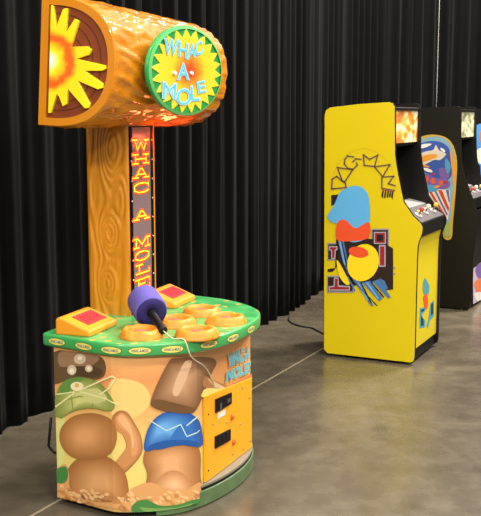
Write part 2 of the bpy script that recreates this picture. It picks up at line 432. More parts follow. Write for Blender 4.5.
art_rb('body_art', [
    # glow patches
    ((232, 196, 118), [sp((112, 380), (142, 384), (150, 404), (128, 420), (106, 408))]),
    ((214, 214, 132), [sp((57, 408), (62, 400), (66, 440), (62, 468), (58, 460))]),
    # swinging mallet upper left
    ((104, 80, 54), [[(53.6, 352)]+spline([(60, 350), (84, 353), (101, 357), (106, 366), (104, 376), (94, 380), (76, 378), (57, 384)], False)+[(54.6, 384)]]),
    ((150, 118, 88), [sp((60, 352), (80, 353), (99, 357), (92, 365), (74, 366), (60, 366))]),
    ((84, 64, 42), [sp((68, 368), (90, 366), (102, 370), (98, 377), (78, 376))]),
    ((206, 186, 160), [ell(80, 359, 6, 5), ell(72, 370, 4.6, 5), ell(89, 368.5, 3.8, 3.6)]),
    ((240, 226, 196), [ell(72, 371, 2.4, 2.8), ell(89, 368.5, 1.9, 1.9), ell(80, 358, 2.3, 2)]),
    # raised arch of earth and the two round mounds
    *nest(sp((112, 468), (120, 456), (126, 446), (122, 434), (114, 428), (112, 418), (118, 411), (127, 412), (134, 422), (141, 436), (142, 452), (134, 464), (122, 474)), (162, 108, 60), (196, 136, 82), 3, 132, 442, .8),
    ((210, 150, 98), [sp((116, 418), (122, 413), (130, 421), (137, 437), (137, 452), (132, 456), (131, 446), (129, 434), (120, 427))]),
    ((226, 170, 120), [sp((118, 419), (122, 415), (129, 423), (134, 438), (133, 448), (130, 434), (122, 425))]),
    *nest(sp((65, 502), (64, 484), (70, 466), (84, 456), (106, 456), (122, 468), (128, 484), (126, 503), (96, 504)), (160, 106, 56), (222, 164, 110), 7, 102, 482),
    *nest(sp((60, 440), (62, 427), (74, 416), (94, 413), (112, 420), (117, 436), (112, 452), (98, 459), (78, 459), (66, 452)), (162, 108, 58), (218, 158, 104), 7, 84, 436),
    # second, lower mound
    *nest(sp((146, 494), (147, 474), (143, 460), (147, 448), (162, 440), (186, 440), (199, 450), (200, 474), (199, 494), (170, 498)), (160, 106, 60), (222, 166, 116), 7, 170, 462),
    *nest(sp((154, 492), (158, 478), (172, 470), (186, 476), (192, 492), (172, 496)), (190, 136, 90), (232, 182, 136), 4, 174, 484),
    # loose earth and grass along the bottom
    ((214, 158, 98), [[(58, 497)]+spline([(58, 468), (66, 464), (70, 474), (72, 490), (90, 500), (118, 501), (132, 488), (150, 482), (166, 488), (184, 490), (199, 482), (202, 492)], False)+[(203, 502), (181, 509), (146, 513), (120, 508)]]),
    ((190, 134, 78), crumbs(60, 200, lambda x: 492 if x < 70 else 500-.06*abs(x-120), 46, 4, 2)),
    ((232, 184, 128), crumbs(60, 200, lambda x: 486 if x < 70 else 496-.06*abs(x-130), 46, 3.4, 1.7)),
    ((70, 130, 66), [sp((57, 470), (66, 466), (69, 474), (66, 482), (58, 482)), sp((134, 503), (146, 499), (160, 505), (178, 504), (190, 500), (203, 498), (204, 503), (181, 510), (146, 514), (132, 511))]),
    ((120, 160, 84), [sp((140, 507), (156, 508), (176, 507), (192, 503), (180, 509), (150, 512))]),
    # green hard hat
    *nest([(56, 416)]+spline([(55.6, 398), (62, 384), (78, 377), (98, 381), (110, 394), (115, 405), (110, 411), (92, 408), (74, 411), (62, 418)], False), (128, 140, 66), (204, 206, 128), 6, 86, 398, .3),
    ((138, 146, 74), strokes([(58, 402), (80, 396), (108, 400)], 1.2)+strokes([(76, 380), (72, 394), (74, 410)], 1.2)+strokes([(92, 380), (95, 394), (93, 408)], 1.2)+strokes([(60, 390), (80, 386), (104, 390)], 1)),
    ((98, 140, 66), [sp((60, 388), (68, 379), (84, 377), (78, 384), (66, 394))]),
    ((200, 200, 130), [sp((84, 391), (98, 388), (108, 398), (98, 403), (86, 400))]),
    ((226, 222, 160), strokes([(57, 406), (76, 392), (112, 376)], 1.6)+strokes([(113, 376), (116, 378), (110, 388), (101, 394)], 1.4)+strokes([(58, 394), (80, 391), (106, 398), (118, 404)], 1.2)),
    ((236, 226, 178), [ell(78, 386, 6.5, 4.5)]),
    ((214, 178, 96), [ell(78, 385, 2.2, 2.2)]),
    # blue hard hat
    *nest(sp((144.5, 450), (146, 434), (153, 420), (165, 412), (184, 411), (197, 419), (201, 432), (200, 446), (176, 444), (158, 448)), (34, 84, 160), (104, 166, 224), 7, 160, 428),
    ((52, 110, 184), [sp((170, 440), (176, 428), (184, 424), (190, 432), (192, 442), (182, 443))]),
    ((36, 86, 156), [sp((148, 446), (166, 440), (190, 440), (198, 444), (176, 445), (158, 449))]),
    ((190, 218, 210), strokes([(150, 420), (166, 430), (180, 424), (186, 436), (198, 430)], 1)+strokes([(186, 425), (196, 416)], 1)),
    # swinging mallet above it
    *nest(sp((150.5, 402), (156, 386), (168, 362), (176, 357.5), (206, 357), (215, 362), (209, 376), (196, 408), (186, 413), (168, 411), (154, 407)), (122, 84, 54), (196, 152, 116), 7, 180, 382, .18),
    ((210, 172, 138), [sp((172, 390), (182, 364), (189, 360), (190, 366), (178, 394))]),
    ((108, 76, 48), [sp((151, 401), (160, 399), (180, 404), (194, 408), (186, 413), (166, 411), (154, 407))]),
    ((176, 120, 74), [sp((204, 376), (212, 380), (226, 386), (228, 391), (218, 392), (202, 386))]),
    ((226, 190, 140), [sp((206, 378), (216, 383), (224, 388), (214, 387))]),
    ((238, 218, 120), [sp((201, 392), (206, 388), (226, 388), (240, 382), (250, 376), (250, 379), (226, 392), (202, 397))]),
    ((214, 120, 70), [sp((226, 386), (238, 380), (250, 374), (248, 379), (232, 387))]),
], body, body_rb, G, brk, GB)

# blue lettering on the body
m = MB()
for (t, quads) in (('WHAC-A', ((227, 367.5), (247.5, 358), (247.5, 345.2), (226.5, 354.5))), ('MOLE!', ((224.5, 381.5), (248, 371.5), (248.5, 361.5), (225.5, 371.5)))):
    for k, (bold, rgb) in enumerate(((.075, (232, 226, 170)), (.04, (28, 96, 140)), (.012, (96, 196, 216)))):
        vs, fs = text_quad(t, quads, bold)
        m.add([body_rb.at(*body_rb.hit(G, x, y), .0085+.0004*k) for x, y in vs], fs, ink(rgb))
gb(m, 'body_lettering', body, weld=False)

# coin door, hung on the flat of the front
dp = Vector((.588, .140, 0)); dn = Vector((.634-.588, .70-.140, 0)); dL = dn.length; dn.normalize(); dnrm = Vector((dn.y, -dn.x, 0))
def door_px(x, y):
    p = G.plane(x, y, dp, dnrm); return ((p-dp).dot(dn), p.z)
def door_at(a, z, h): return dp+dn*a+dnrm*h+Vector((0, 0, z))
x0, zb = door_px(203, 489); zt_ = door_px(203, 396)[1]; x1 = dL-.004
zt2 = door_px(249, 378)[1]; zb2 = max(.10, door_px(250, 456)[1])
xs = door_px(233.5, 430)[0]
m = MB(); m.prism([(x0, max(.1, zb)), (xs-.003, .5*(max(.1, zb)+zb2)), (xs-.003, zt_+.6*(zt2-zt_)), (x0, zt_)], .001, .014, doorm, lambda a, z, h: door_at(a, z, h))
door = gb(m, 'coin_door', bevel=.003)
m = MB(); m.prism([(xs+.002, .5*(max(.1, zb)+zb2)), (x1, zb2), (x1, zt2), (xs+.002, zt_+.6*(zt2-zt_))], .001, .011, doorm, lambda a, z, h: door_at(a, z, h))
gb(m, 'door_side_panel', bevel=.002)
def door_quad(name, px, h0, h1, mt, parent=door, bev=.001):
    m = MB(); m.prism([door_px(x, y) for x, y in px], h0, h1, mt, lambda a, z, h: door_at(a, z, h)); return gb(m, name, parent, bevel=bev)
s1 = door_quad('coin_slot', [(212, 412.5), (228, 403), (228, 392), (212, 399)], .013, .02, black)
for pts in ([(215.5, 403), (217.5, 402), (217.5, 408), (215.5, 409)], [(223, 399), (226, 397.5), (226, 401), (223, 402.6)]):
    m = MB(); m.prism([door_px(x, y) for x, y in pts], .019, .0225, steel, lambda a, z, h: door_at(a, z, h))
    gb(m, 'coin_plate', s1)
s2 = door_quad('coin_return', [(211.7, 448), (227, 439.5), (227, 428.5), (211.7, 436)], .013, .02, black)
for x in (214.5, 218.5, 222.5):
    m = MB(); m.prism([door_px(*q) for q in ((x, 445-.55*(x-212)), (x+1.6, 444.2-.55*(x-212)), (x+1.6, 437-.55*(x-212)), (x, 437.8-.55*(x-212)))], .019, .0215, rubber, lambda a, z, h: door_at(a, z, h))
    gb(m, 'return_flap', s2)
door_quad('price_tag', [(215, 418.5), (222.5, 414.3), (222.5, 409), (215, 412.8)], .0135, .015, white)
for k, (x, y) in enumerate(((229, 416.5), (230.5, 441.5))):
    m = MB(); a, z = door_px(x, y)
    m.lathe([(.013, 0), (.013, .006), (.009, .010)], ink((206, 96, 40)), door_at(a, z, .0135), dnrm, 14)
    gb(m, 'door_lock', door)
for (x, y) in ((205.5, 414), (205.5, 470), (210, 424), (224, 422), (230, 454), (238, 424), (241, 449), (248, 441), (247, 398), (240, 388)):
    a, z = door_px(x, y); m = MB(); m.lathe([(.0045, 0), (.0045, .002), (.002, .0035)], steel if x > 206 else rubber, door_at(a, z, .0105 if x > 233 else .0135), dnrm, 8); gb(m, 'screw', door)

# green table top with its rolled rim
top_o = spline([(-.050, -.008), (.10, -.040), (.24, -.072), (.33, -.080), (.41, -.056), (.50, -.006), (.60, .075), (.685, .24), (.712, .42), (.712, .57), (.69, .68), (.645, .78), (.54, .89), (.43, .96), (.34, .99), (.19, 1.02), (-.050, 1.03)], False, 4)
TZ = .754
gm = bpy.data.materials.new('green_playfield'); gm.use_nodes = True; nt = gm.node_tree; b = nt.nodes['Principled BSDF']
b.inputs['Roughness'].default_value = .32; b.inputs['Coat Weight'].default_value = .2
tc = nt.nodes.new('ShaderNodeTexCoord'); vo = nt.nodes.new('ShaderNodeTexVoronoi'); vo.inputs['Scale'].default_value = 17
sep = nt.nodes.new('ShaderNodeSeparateColor')
nz = nt.nodes.new('ShaderNodeTexNoise'); nz.inputs['Scale'].default_value = 9
rg = ramp(nt, [(.35, (54, 148, 78)), (.65, (84, 178, 104))])
lt = nt.nodes.new('ShaderNodeMath'); lt.operation = 'LESS_THAN'; lt.inputs[1].default_value = .25
lt2 = nt.nodes.new('ShaderNodeMath'); lt2.operation = 'LESS_THAN'; lt2.inputs[1].default_value = .72
ml = nt.nodes.new('ShaderNodeMath'); ml.operation = 'MULTIPLY'
mx = nt.nodes.new('ShaderNodeMix'); mx.data_type = 'RGBA'; mx.inputs[7].default_value = lin((206, 160, 84))
nt.links.new(tc.outputs['Object'], vo.inputs['Vector']); nt.links.new(tc.outputs['Object'], nz.inputs['Vector'])
nt.links.new(vo.outputs['Distance'], lt.inputs[0]); nt.links.new(vo.outputs['Color'], sep.inputs[0]); nt.links.new(sep.outputs[0], lt2.inputs[0])
nt.links.new(lt.outputs[0], ml.inputs[0]); nt.links.new(lt2.outputs[0], ml.inputs[1]); nt.links.new(ml.outputs[0], mx.inputs[0])
nt.links.new(nz.outputs['Fac'], rg.inputs[0]); nt.links.new(rg.outputs[0], mx.inputs[6]); nt.links.new(mx.outputs[2], b.inputs['Base Color'])
m = MB(); m.prism(top_o, .699, TZ, gm, ID, msides=green, smooth=True); table = gb(m, 'table_top', bevel=.011, seg=3)
rim = Ribbon(top_o)
def badge(s):
    m = MB()
    for k, (rx, rz, rgb) in enumerate(((.049, .0165, (70, 120, 60)), (.045, .0138, (226, 214, 104)))):
        vs, fs = tri2d(ell(s, .7255, rx, rz, 0, 24), [s-.03, s-.01, s+.01, s+.03])
        m.add([rim.at(a, z, .0012+.0006*k) for a, z in vs], fs, ink(rgb))
    vs, fs = text_quad('WHAC-A-MOLE', ((s-.034, .7195), (s+.034, .7195), (s+.034, .7315), (s-.034, .7315)), .02)
    m.add([rim.at(a, z, .0026) for a, z in vs], fs, ink((70, 96, 140)))
    return gb(m, 'rim_badge', table, weld=False)
for x, y in ((57, 341.5), (83.7, 346), (110.7, 351), (140, 353.5), (172.4, 351.8), (209, 347.5), (233, 340), (251, 333)):
    badge(rim.hit(G, x, y)[0])

# mole holes: moulded mounds with a pink plug inside
def hole(c, r, seed):
    def wob(p, rr, a):
        k = noise.noise(Vector((p.x*26+seed*7, p.y*26, p.z*20)))
        f = 1+.07*k*min(1, rr/r) if rr > r*.62 else 1
        return Vector((p.x*f, p.y*f, p.z+.006*k*(1 if rr > r*.62 and p.z > .004 else 0)))
    m = MB(); z0 = TZ-.002
    m.lathe([(r*1.08, 0), (r*1.04, .008), (r*.97, .022), (r*.88, .034), (r*.76, .038), (r*.66, .034), (r*.60, .022), (r*.58, .004)], dirtm, (c[0], c[1], z0), (0, 0, 1), 40, True, wob)
    h = gb(m, 'mole_hole')
    m = MB(); m.lathe([(r*.59, .004), (r*.56, .014), (r*.42, .022), (r*.2, .026), (.001, .027)], plugm, (c[0], c[1], z0), (0, 0, 1), 24)
    gb(m, 'plug', h)
for k, (x, y) in enumerate(((141, 331.5), (175, 320.5), (201.5, 310), (226, 318), (197, 331.5))):
    c = G.z(x, y, TZ+.02); hole(c, .088 if k != 2 else .084, k)

# score displays: sloping boxes with a red screen
def score(P, n_in):
    """P: box corners on the table (back left, front left, front right, back right); height hb at the back, hf at the front"""
    bl, fl, frr, br = [Vector((*p, 0)) for p in P]; hb, hf = .076, .024
    up = lambda p, h: Vector((p.x, p.y, TZ+h))
    tb = .10
    b2, c2 = bl.lerp(fl, .14), br.lerp(frr, .14)
    m = MB()
    vs = [up(bl, -.002), up(fl, -.002), up(frr, -.002), up(br, -.002), up(bl, hb*.86), up(b2, hb), up(fl, hf), up(frr, hf), up(c2, hb), up(br, hb*.86)]
    m.add(vs, [(0, 3, 2, 1), (0, 1, 6, 5, 4), (3, 9, 8, 7, 2), (1, 2, 7, 6), (5, 6, 7, 8), (4, 5, 8, 9), (0, 4, 9, 3)], mats_score)
    h = gb(m, 'score_display', bevel=.010, seg=3)
    A_, B_, C_, D_ = vs[5], vs[6], vs[7], vs[8]
    def on(a, b_, off):
        p = A_.lerp(D_, a).lerp(B_.lerp(C_, a), b_); n = (D_-A_).cross(B_-A_).normalized(); n = n if n.z > 0 else -n
        return p+n*off
    m = MB(); m.prism([(.22, .20), (.86, .20), (.86, .74), (.22, .74)], -.003, .004, screenred, lambda a, c, h_: on(a, c, h_)); s = gb(m, 'score_screen', h)
    m = MB()
    for x_ in (.36, .54, .72):
        for ring in (strokes([(x_-.05, .34), (x_+.05, .34), (x_+.05, .60), (x_-.05, .60), (x_-.05, .34)], .022)):
            m.prism(ring, .0042, .005, ink((150, 24, 36)), lambda a, c, h_: on(a, c, h_))
    gb(m, 'score_digits', s)
mats_score = mat('amber_moulded_plastic', (232, 152, 36), .35, .5, coat=.3)
score([(.018, -.015), (.183, -.015), (.183, .235), (.018, .235)], 1)
score([(.115, .65), (.275, .65), (.275, .90), (.115, .90)], 1)

# post
pz0, pz1 = .0, 1.70
pu0, pu1, pv0, pv1 = -.064, .157, .425, .700
KN = [(.125, 1.52, .050, .13, 1.5), (.11, 1.13, .042, .085, 1.6), (.095, .90, .038, .075, 1.5), (.17, 1.30, .03, .10, -.5), (.03, 1.32, .03, .14, .5)]
def grain(x, z):
    f = x*20+.35*math.sin(z*5)+.6*noise.noise(Vector((x*5, z*2.2, 1)))
    for kx, kz, a, c, w in KN: f += 2.6*w*math.exp(-((x-kx)/a)**2-((z-kz)/c)**2)
    return f
postm = bpy.data.materials.new('carved_post'); postm.use_nodes = True; nt = postm.node_tree; b = nt.nodes['Principled BSDF']
b.inputs['Roughness'].default_value = .3; b.inputs['Coat Weight'].default_value = .5
tc = nt.nodes.new('ShaderNodeTexCoord'); mp = nt.nodes.new('ShaderNodeMapping'); mp.inputs['Scale'].default_value = (18, 18, 2.2)
nz = nt.nodes.new('ShaderNodeTexNoise'); nz.inputs['Scale'].default_value = 2; nz.inputs['Distortion'].default_value = 1.5
rg = ramp(nt, [(.3, (194, 124, 26)), (.7, (210, 140, 32))])
nt.links.new(tc.outputs['Object'], mp.inputs[0]); nt.links.new(mp.outputs[0], nz.inputs['Vector']); nt.links.new(nz.outputs['Fac'], rg.inputs[0]); nt.links.new(rg.outputs[0], b.inputs['Base Color'])
m = MB(); nx, nzv = 44, 190
vs = []
for j in range(nzv+1):
    z = pz0+(pz1-pz0)*j/nzv
    for i in range(nx+1):
        x = (pu1-pu0)*i/nx; e = min(1, min(x, pu1-pu0-x)/.02)
        h = (.5+.5*math.cos(2*PI*grain(x, z)))**1.5
        y = pv0+.012*(1-e)**2+.0044*h*e
        vs.append((pu0+x, y, z))
w = nx+1
m.add(vs, [(j*w+i, j*w+i+1, (j+1)*w+i+1, (j+1)*w+i) for j in range(nzv) for i in range(nx)], postm, True)
m.prism([(pu0, pv0+.012), (pu1, pv0+.012), (pu1, pv1-.012), (pu1-.012, pv1), (pu0+.012, pv1), (pu0, pv1-.012)], pz0, pz1, postm, ID)
post = gb(m, 'post', weld=False)

# lit sign down the front of the post
u1 = pu1+.003
fp = lambda x, y: (lambda p: (p.y, p.z))(G.u(x, y, u1))
on = lambda a, z, h: (u1+h, a, z)
m = MB(); m.box((pu1-.004, .430, .76), (u1, .668, 1.615), blackg); sign = gb(m, 'lit_sign')
m = MB(); m.box((u1, .446, .765), (u1+.004, .628, 1.61), ledback); gb(m, 'sign_glass', sign)
for vv in (.438, .652):
    for i in range(9):
        m = MB(); m.lathe([(.004, 0), (.004, .003), (.002, .005)], ink((228, 196, 160)), (u1, vv, .83+.09*i), (1, 0, 0), 8)
        gb(m, 'sign_stud', sign)
SL = {'W': [[(0, 1), (.28, 1)], [(.72, 1), (1, 1)], [(.13, 1), (.3, 0), (.5, .75), (.7, 0), (.87, 1)]],
      'H': [[(0, 1), (.34, 1)], [(.66, 1), (1, 1)], [(0, 0), (.34, 0)], [(.66, 0), (1, 0)], [(.17, 0), (.17, 1)], [(.83, 0), (.83, 1)], [(.17, .5), (.83, .5)]],
      'A': [[(0, 0), (.32, 0)], [(.68, 0), (1, 0)], [(.14, 0), (.46, 1), (.56, 1), (.86, 0)], [(.28, .36), (.72, .36)]],
      'C': [[(.95, .66), (.95, 1)], [(.95, .82), (.72, .98), (.35, .98), (.08, .75), (.08, .25), (.35, .02), (.72, .02), (.95, .2)]],
      'M': [[(0, 1), (.2, 1), (.5, .3), (.8, 1), (1, 1)], [(.15, 1), (.12, 0)], [(.85, 1), (.88, 0)], [(0, 0), (.3, 0)], [(.7, 0), (1, 0)]],
      'O': [[(.35, 0), (.08, .25), (.08, .75), (.35, 1), (.65, 1), (.92, .75), (.92, .25), (.65, 0), (.35, 0)]],
      'L': [[(.1, 1), (.5, 1)], [(.3, 1), (.3, 0)], [(.1, 0), (.95, 0), (.95, .35)]],
      'E': [[(.05, 0), (.95, 0), (.95, .3)], [(.25, 0), (.25, 1)], [(.05, 1), (.95, 1), (.95, .72)], [(.25, .5), (.65, .5)]]}
for ch, y0, y1 in (('W', 138, 151.5), ('H', 152.5, 165), ('A', 166.5, 179), ('C', 181, 194), ('A', 209, 220.5), ('M', 236, 248.5), ('O', 249.5, 261.5), ('L', 262.5, 274.5), ('E', 277, 290)):
    zt, zb_ = fp(141, y0)[1], fp(141, y1)[1]; va, vb = .430, .618
    m = MB()
    for wd_, h, mt in ((.018, .0055, ledred), (.0048, .0068, ledyel)):
        for st in SL[ch]:
            q = [(va+.012+(vb-va-.024)*a, zb_+.008+(zt-zb_-.016)*c) for a, c in st]
            for quad in strokes(q, wd_): m.prism(quad, h-.0015, h, mt, on)
    gb(m, 'sign_letter', sign, weld=False)

# hammer head: a half log lying across the post, tipped a little forward
TILT = math.radians(-4); ct, st_ = math.cos(TILT), math.sin(TILT)
HZ, HH, HD, L0, L1 = 1.880, .260, .345, 0.0, 1.30
hx = lambda a, z: (-.027+a*ct+z*-st_, HZ+a*st_+z*ct)
def dshape(n, inset=0.0):
    pts = []
    for i in range(n+1):
        t = PI*i/n; c, s_ = math.cos(t), math.sin(t)
        z = math.copysign(abs(c)**.86, c)*(HH-inset); a = .05+abs(s_)**.80*(HD-.05-inset) if 0 < i < n else .05
        pts.append((a, z))
    return [(inset, HH-inset)]+pts+[(inset, -HH+inset)]
nA, nV = 96, 150
prof = dshape(nA)
vs = []
for j in range(nV+1):
    t = j/nV; v = L0+(L1-L0)*t
    e = max(0, (v-(L1-.09))/.09); sc = math.sqrt(max(0, 1-(.97*e)**2))**.55 if e > 0 else 1
    ed = max(0, 1-(v-L0)/.012)
    for i, (a, z) in enumerate(prof):
        th = i/len(prof)
        edge = 0 if (i < 2 or i > len(prof)-3) else 1
        q = noise.noise(Vector((v*2.2, th*3, 2)))
        rid = 1-abs(noise.noise(Vector((v*3.2+q, th*17+q*1.6, 4))))*2.2
        rid2 = noise.noise(Vector((v*9, th*26, 8)))
        dsp = (.010*rid+.006*rid2-.002)*edge*min(1, (v-L0)/.05)-.006*ed**2
        cx, cz = .10, 0
        dx, dz = a-cx, z-cz; l = math.hypot(dx, dz)
        aa, zz = cx+dx/l*(l*sc+dsp*sc), cz+dz/l*(l*sc+dsp*sc)
        if a < .0005: aa = max(aa, 0) if e == 0 else aa
        X, Z = hx(aa, zz); vs.append((X, v, Z))
np_ = len(prof)
m = MB()
m.add(vs, [(j*np_+i, j*np_+(i+1) % np_, (j+1)*np_+(i+1) % np_, (j+1)*np_+i) for j in range(nV) for i in range(np_)]+[tuple(range(nV*np_, (nV+1)*np_))], orange, True)
inn = dshape(nA, .036)
orim = mat('orange_rim', (200, 124, 14), .4, .4, coat=.5)
ring = [hx(a, z) for a, z in prof]; rin = [hx(a, z) for a, z in inn]
k0 = [(x, L0, z) for x, z in vs and [(p[0], p[2]) for p in vs[:np_]]]; k1 = [(x, L0, z) for x, z in rin]; k2 = [(x, L0+.012, z) for x, z in rin]
m.add(k0+k1+k2, [(i, i+1, np_+i+1, np_+i) for i in range(np_-1)]+[(np_-1, 0, np_, 2*np_-1)]+[(np_+i, np_+i+1, 2*np_+i+1, 2*np_+i) for i in range(np_-1)]+[(2*np_-1, np_, 2*np_, 3*np_-1)], orim)
head = gb(m, 'hammer_head', weld=False)
m = MB(); m.prism(dshape(nA, .034), L0+.009, L0+.02, brown, lambda a, z, h: (hx(a, z)[0], h, hx(a, z)[1])); endp = gb(m, 'end_panel', head)
# growth rings carved in the end panel
m = MB(); rm = ink((92, 42, 20))
for f in (.62, .78, .92):
    pts = [((.036+(a-.036)*f), z*f) for a, z in dshape(30, .05)][1:-1]
    for q in strokes(pts, .004): m.prism(q, L0+.0075, L0+.009, rm, lambda a, z, h: (hx(a, z)[0], h, hx(a, z)[1]))
gb(m, 'growth_rings', endp)
# sun star on the end: from the photo's outline, on the end plane
def endpx(x, y):
    p = G.v(x, y, L0+.006); return p.x, p.z
sxc, szc = endpx(52, 60.5)
sun_px = [(52.2, 5.5), (54.5, 6), (57.5, 27), (64.5, 9), (69, 8.5), (67, 33), (76, 19), (80.5, 21), (72, 47), (89, 46.5), (92.5, 50), (90, 55), (78, 59), (106.5, 65.5), (107, 69), (103, 71), (86, 71), (104, 83.5), (104, 88), (99, 89.5), (79, 81), (91, 104), (90, 108), (86, 108.5), (69, 89), (68, 104), (64, 106.5), (60.5, 97), (58, 94), (52, 113), (49.5, 113)]
star_m = radial('sun_star', [(0, (255, 248, 235)), (.07, (250, 236, 190)), (.15, (240, 220, 40)), (.22, (238, 196, 26)), (.31, (228, 100, 24)), (.38, (228, 96, 24)), (.48, (238, 206, 24)), (1, (240, 218, 26))], (1, 0, 1), .26, .35, .10)
m = MB(); m.prism([endpx(x, y) for x, y in sun_px], L0-.006, L0+.0095, star_m, lambda a, z, h: (a, h, z))
gb(m, 'sun_star', endp, origin=(sxc, L0, szc), bevel=.002)

# oval sign on the front of the head
dc = G.u(181, 71, .335); dc = Vector((.335, .618, dc.z)); dnr = Vector((ct, 0, st_)); dup = Vector((-st_, 0, ct))
RY, RZ = .425, .200
doff = lambda a, c, h: dc+Vector((0, a, 0))+dup*c+dnr*h
def disc_px(x, y, h=.034):
    p = G.plane(x, y, dc+dnr*h, dnr)-dc; return (p.y, p.dot(dup))
m = MB(); m.prism(ell(0, 0, RY, RZ, 0, 72), .012, .030, ink((44, 150, 74), .3), doff, smooth=True)
m.prism(ell(0, 0, .22, .12, 0, 24), -.05, .013, orange, doff)
disc = gb(m, 'sign_disc', head, bevel=.006)
m = MB()
for q in range(72):
    pass
ringo = ell(0, 0, RY*.985, RZ*.985, 0, 72); ringi = ell(0, 0, RY*.93, RZ*.93, 0, 72)
m.add([doff(a, c, .0305) for a, c in ringo]+[doff(a, c, .0345) for a, c in ringi], [(i, (i+1) % 72, 72+(i+1) % 72, 72+i) for i in range(72)], ink((96, 190, 110), .3))
gb(m, 'disc_rim', disc, weld=False)
sunb = radial('sunburst', [(0, (220, 64, 24)), (.14, (226, 84, 26)), (.30, (236, 140, 34)), (.46, (238, 194, 40)), (1, (238, 206, 56))], (0, 1/RY, 1/RZ), 1.0, .35, .14)
pts = []
NR = 22
for i in range(2*NR):
    t = PI*i/NR; k = .94 if i % 2 == 0 else .74
    pts.append((RY*k*math.cos(t), RZ*k*math.sin(t)))
m = MB(); m.prism(pts, .030, .033, sunb, doff)
gb(m, 'sunburst', disc, origin=dc)
# lettering on the disc: quads as they sit on the disc
GL = [('W', (164, 54), (176.5, 55.5), (178.5, 40), (164.5, 38.5)), ('H', (178.5, 56), (186.5, 58), (188, 44), (179, 41.5)), ('A', (187, 59), (195, 57), (194.5, 43.5), (190, 44.5)), ('C', (195.5, 57.5), (203, 52), (201.5, 40.5), (194.5, 44)),
      ('A', (177.5, 79.5), (188.5, 79.5), (187, 63.5), (179.5, 63.5)),
      ('M', (162.5, 98), (175, 99), (176, 84), (163, 82)), ('O', (176, 105), (191, 104.5), (190.5, 88.5), (177, 89)), ('L', (191, 101), (199.5, 100), (196.5, 85), (190.5, 86.5)), ('E', (198.5, 93.5), (205.5, 91.5), (204, 80.5), (197, 82.5))]
lm = mat('sky_blue_lettering', (96, 190, 214), .3, .5, emit=(96, 200, 226), es=.18)
for g in GL:
    m = MB()
    for bold, h, mt in ((.05, .0345, ink((110, 160, 180))), (.032, .0355, ink((206, 240, 244))), (.0, .0365, lm)):
        vs, fs = text_quad(g[0], g[1:], bold)
        m.add([doff(*disc_px(x, y), h) for x, y in vs], fs, mt)
    gb(m, 'disc_letter', disc, weld=False)
for x in (174.5, 191.5):
    a, c = disc_px(x, 73); m = MB(); m.prism(ell(a, c, .018, .008, 0, 10), .033, .0385, ink((214, 236, 236)), doff); gb(m, 'letter_dot', disc)

# red lamps under the head, either side of the post
for (a, c) in ((.10, .74), (.06, .95)):
    m = MB(); m.box((a, c, HZ-HH-.004), (a+.05, c+.16, HZ-HH+.03), underglow); gb(m, 'red_lamp', head, bevel=.004)
for (u_, v_) in ((.24, .66), (.2, .95)):
    l = bpy.data.lights.new('red_lamp_light', 'POINT'); l.energy = 1.2; l.color = (1, .12, .04); l.shadow_soft_size = .03
    o = bpy.data.objects.new('red_lamp_light', l); C.objects.link(o); o.location = G.world((u_, v_, HZ-HH-.075))

# power lead behind the body
m = MB()
pts = [(51, 418), (50, 430), (48.6, 446), (51.2, 449.5), (54.5, 453)]
m.tube([G.v(x, y, .06) for x, y in pts]+[Vector((.01, .1, .2))], .006, rubber); gb(m, 'power_lead')

# ------------------------------------------------------------------ the foam mallet
hc = G.z(147.6, 306.5, TZ+.091); tip = G.z(163.5, 331, TZ+.030)
ax = (tip-hc).normalized()
mal = empty('foam_mallet', Frame(A0, -20, (.30, .33)), 'purple foam mallet with black handle lying on the green table', 'mallet')
MBs = Vector((.30, .33, 0))
def mb2(m, name, parent=mal, **k): return m.build(name, parent, base=MBs, **k)
R_ = .0725
m = MB(); m.lathe([(R_*.90, -.075), (R_*.985, -.068), (R_, -.055), (R_, .045), (R_*.97, .056), (R_*.9, .061)], purple, hc, ax, 40); mh = mb2(m, 'mallet_head')
m = MB(); m.lathe([(R_*.92, .059), (R_*.9, .066), (R_*.3, .067), (.02, .064)], purpled, hc, ax, 40); mb2(m, 'face_pad', mh)
m = MB(); ln_ = (tip-hc).length
m.lathe([(.02, .06), (.021, .075), (.017, .09), (.0155, ln_-.05), (.019, ln_-.03), (.019, ln_-.006), (.012, ln_)], rubber, hc, ax, 18); mb2(m, 'handle')
m = MB()
lip = rim.at(rim.hit(G, 184, 349)[0], TZ+.008, .004); lip2 = rim.at(rim.hit(G, 190, 356)[0], .69, .012)
p3 = body_rb.at(*body_rb.hit(G, 201, 366), .02); p4 = body_rb.at(*body_rb.hit(G, 209, 378), .014); p5 = body_rb.at(*body_rb.hit(G, 214, 389), .006)
mid = G.z(173, 338.5, TZ+.012)
m.tube(spline([tuple(tip), tuple(mid), tuple(lip), tuple(lip2), tuple(p3), tuple(p4), tuple(p5)], False, 6), .0026, cordm); mb2(m, 'tether_cord')

